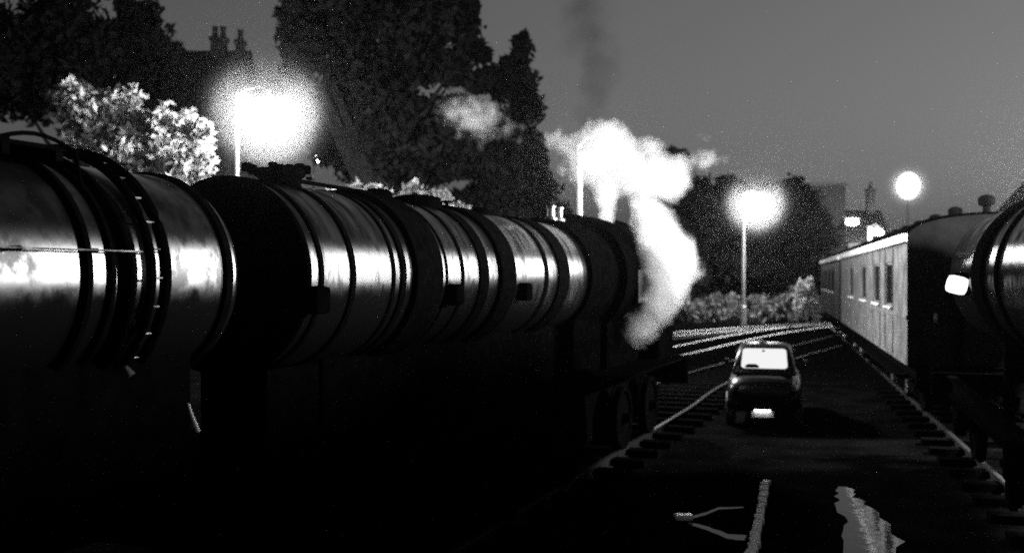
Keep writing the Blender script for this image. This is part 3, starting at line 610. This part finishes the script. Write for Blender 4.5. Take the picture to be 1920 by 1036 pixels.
tree('tree', (P(1480, 0, 68).x, 68), [(1440, 380, 68, 60, 50), (1480, 360, 68, 40, 32), (1510, 390, 68, 45, 40), (1450, 450, 68, 70, 60), (1520, 460, 68, 60, 60), (1430, 520, 68, 60, 45), (1500, 530, 68, 60, 45)], 'dark tree right of the lamp on the bank', leaf=.3, dens=60, sub=8)
# lit shrub by the brightest lamp
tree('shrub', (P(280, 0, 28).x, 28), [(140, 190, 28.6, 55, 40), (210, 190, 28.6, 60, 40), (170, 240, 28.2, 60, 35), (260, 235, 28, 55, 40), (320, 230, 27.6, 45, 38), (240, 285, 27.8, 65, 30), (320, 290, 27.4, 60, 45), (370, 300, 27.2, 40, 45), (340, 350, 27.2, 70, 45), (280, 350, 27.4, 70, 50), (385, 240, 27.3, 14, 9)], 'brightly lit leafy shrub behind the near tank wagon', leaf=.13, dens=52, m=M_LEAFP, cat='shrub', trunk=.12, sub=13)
tree('bush', (P(790, 0, 27).x, 27), [(720, 380, 27, 40, 30), (770, 375, 27, 45, 32), (830, 385, 27, 45, 28), (680, 370, 27.5, 40, 26), (870, 405, 27, 35, 22), (620, 372, 28, 50, 24)], 'low bushes faintly lit just above the boiler top', leaf=.12, dens=90, m=M_LEAFB, cat='bush', trunk=.08)
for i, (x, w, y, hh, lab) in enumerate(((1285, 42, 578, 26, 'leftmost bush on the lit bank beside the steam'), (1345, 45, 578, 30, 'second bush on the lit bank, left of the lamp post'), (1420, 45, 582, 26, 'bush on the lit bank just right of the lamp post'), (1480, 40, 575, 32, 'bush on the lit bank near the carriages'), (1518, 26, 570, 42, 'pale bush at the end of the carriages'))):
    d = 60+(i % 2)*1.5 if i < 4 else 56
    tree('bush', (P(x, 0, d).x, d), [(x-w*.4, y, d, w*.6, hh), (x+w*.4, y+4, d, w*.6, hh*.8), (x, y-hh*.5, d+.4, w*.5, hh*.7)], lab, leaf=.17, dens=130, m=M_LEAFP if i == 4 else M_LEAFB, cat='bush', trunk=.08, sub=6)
# ------------------------------------------------------------------ steam
def steam(name, label, blobs, dens, soft=1.0, nsc=3.0, namp=.9):
    pts = [(P(px, py, d), r*1.12/F*d) for px, py, d, r, w in blobs]; wts = [b[4] for b in blobs]
    bm = bmesh.new()
    for c, r in pts:
        q = bmesh.ops.create_icosphere(bm, subdivisions=3, radius=r*1.0); bmesh.ops.translate(bm, verts=q['verts'], vec=c)
    o = obj(name, bm, M_SOOT); md = o.modifiers.new('remesh', 'REMESH'); md.mode = 'VOXEL'; md.voxel_size = min(r for _, r in pts)*.35
    dg = bpy.context.evaluated_depsgraph_get(); me = bpy.data.meshes.new_from_object(o.evaluated_get(dg)); o.modifiers.clear(); o.data = me
    m = bpy.data.materials.new(name+'_vapour'); m.use_nodes = True; nt = m.node_tree; nt.nodes.clear(); N = nt.nodes.new; L = nt.links.new
    out = N('ShaderNodeOutputMaterial'); pv = N('ShaderNodeVolumePrincipled'); L(pv.outputs[0], out.inputs['Volume'])
    pv.inputs['Color'].default_value = (.97, .97, .97, 1); pv.inputs['Anisotropy'].default_value = 0.15
    tc = N('ShaderNodeTexCoord'); nz = N('ShaderNodeTexNoise'); nz.inputs['Scale'].default_value = nsc; nz.inputs['Detail'].default_value = 4.5; L(tc.outputs['Object'], nz.inputs['Vector'])
    prev = None
    for (c, r), w in zip(pts, wts):
        dn = N('ShaderNodeVectorMath'); dn.operation = 'DISTANCE'; L(tc.outputs['Object'], dn.inputs[0]); dn.inputs[1].default_value = c
        mr = N('ShaderNodeMapRange'); mr.inputs[1].default_value = r; mr.inputs[2].default_value = r*.25; mr.inputs[3].default_value = 0; mr.inputs[4].default_value = w; L(dn.outputs['Value'], mr.inputs[0])
        if prev is None: prev = mr.outputs[0]
        else:
            ad = N('ShaderNodeMath'); ad.operation = 'ADD'; L(prev, ad.inputs[0]); L(mr.outputs[0], ad.inputs[1]); prev = ad.outputs[0]
    ns = N('ShaderNodeMapRange'); ns.inputs[1].default_value = .3; ns.inputs[2].default_value = .7; ns.inputs[3].default_value = -namp; ns.inputs[4].default_value = .25; L(nz.outputs[0], ns.inputs[0])
    ad = N('ShaderNodeMath'); ad.operation = 'ADD'; L(prev, ad.inputs[0]); L(ns.outputs[0], ad.inputs[1])
    cl = N('ShaderNodeMapRange'); cl.inputs[1].default_value = 0; cl.inputs[2].default_value = soft; cl.inputs[3].default_value = 0; cl.inputs[4].default_value = dens; L(ad.outputs[0], cl.inputs[0])
    L(cl.outputs[0], pv.inputs['Density'])
    me.materials.clear(); me.materials.append(m); tag(o, label, 'steam'); o['kind'] = 'stuff'; m.cycles.volume_step_rate = .25
    return o
D = 15.9
steam('steam_cloud', 'white steam cloud drifting above the locomotive', [(1056, 255, D, 34, .5), (1085, 290, D, 46, .9), (1135, 268, D, 56, 1.3), (1150, 318, D, 60, 1.4), (1105, 320, D, 40, 1), (1205, 310, D, 56, 1.3), (1250, 325, D, 46, 1.2), (1270, 345, D, 36, .9), (1215, 355, D, 44, 1.1), (1275, 295, D, 30, .4), (1315, 285, D, 34, .35), (1345, 292, D, 22, .25), (1137, 362, D, 26, 1.6), (1136, 385, D, 22, 1.8), (1136, 405, D, 18, 2)], 5.0, 2.4)
D = 15.4
steam('steam_cloud', 'white steam billowing down the side of the locomotive cab', [(1218, 385, D, 36, 1.2), (1230, 425, D, 50, 1.4), (1248, 470, D, 58, 1.5), (1266, 500, D, 54, 1.4), (1278, 475, D, 36, 1.2), (1252, 540, D, 46, 1.1), (1236, 570, D, 44, 1), (1222, 598, D, 42, .8), (1205, 618, D, 34, .6), (1190, 600, D, 30, .4)], 5.0, 2.4)
steam('steam_cloud', 'thin pale puff of steam hanging before the dark trees', [(870, 212, 28, 44, .8), (900, 212, 28, 40, .7), (835, 205, 28, 26, .5), (935, 222, 28, 34, .45), (905, 245, 28, 34, .4), (965, 245, 28, 24, .3)], 1.0, 1.6)
sk = steam('smoke_column', 'faint dark smoke column rising above the white steam', [(1105, 230, 17, 40, 1), (1112, 190, 17, 46, 1), (1118, 145, 17, 50, 1), (1115, 95, 17, 54, 1), (1105, 40, 17, 58, 1), (1095, -20, 17, 62, 1), (1140, 120, 17, 48, .6), (1075, 60, 17, 48, .6)], .85, 1.5)
sk.data.materials[0].node_tree.nodes['Principled Volume'].inputs['Color'].default_value = (.004, .004, .004, 1); sk['category'] = 'smoke'
# ------------------------------------------------------------------ haze
bm = bmesh.new(); box(bm, (10, 60, 9), (160, 150, 22)); hz = obj('haze', bm, M_SOOT); struct(hz, 'stuff', 'thin mist and smoke hanging over the yard')
m = bpy.data.materials.new('mist'); m.use_nodes = True; nt = m.node_tree; nt.nodes.clear(); out = nt.nodes.new('ShaderNodeOutputMaterial'); pv = nt.nodes.new('ShaderNodeVolumePrincipled')
pv.inputs['Color'].default_value = (.9, .9, .9, 1); pv.inputs['Density'].default_value = 0.00007; pv.inputs['Anisotropy'].default_value = 0.93; nt.links.new(pv.outputs[0], out.inputs['Volume'])
hz.data.materials.clear(); hz.data.materials.append(m)
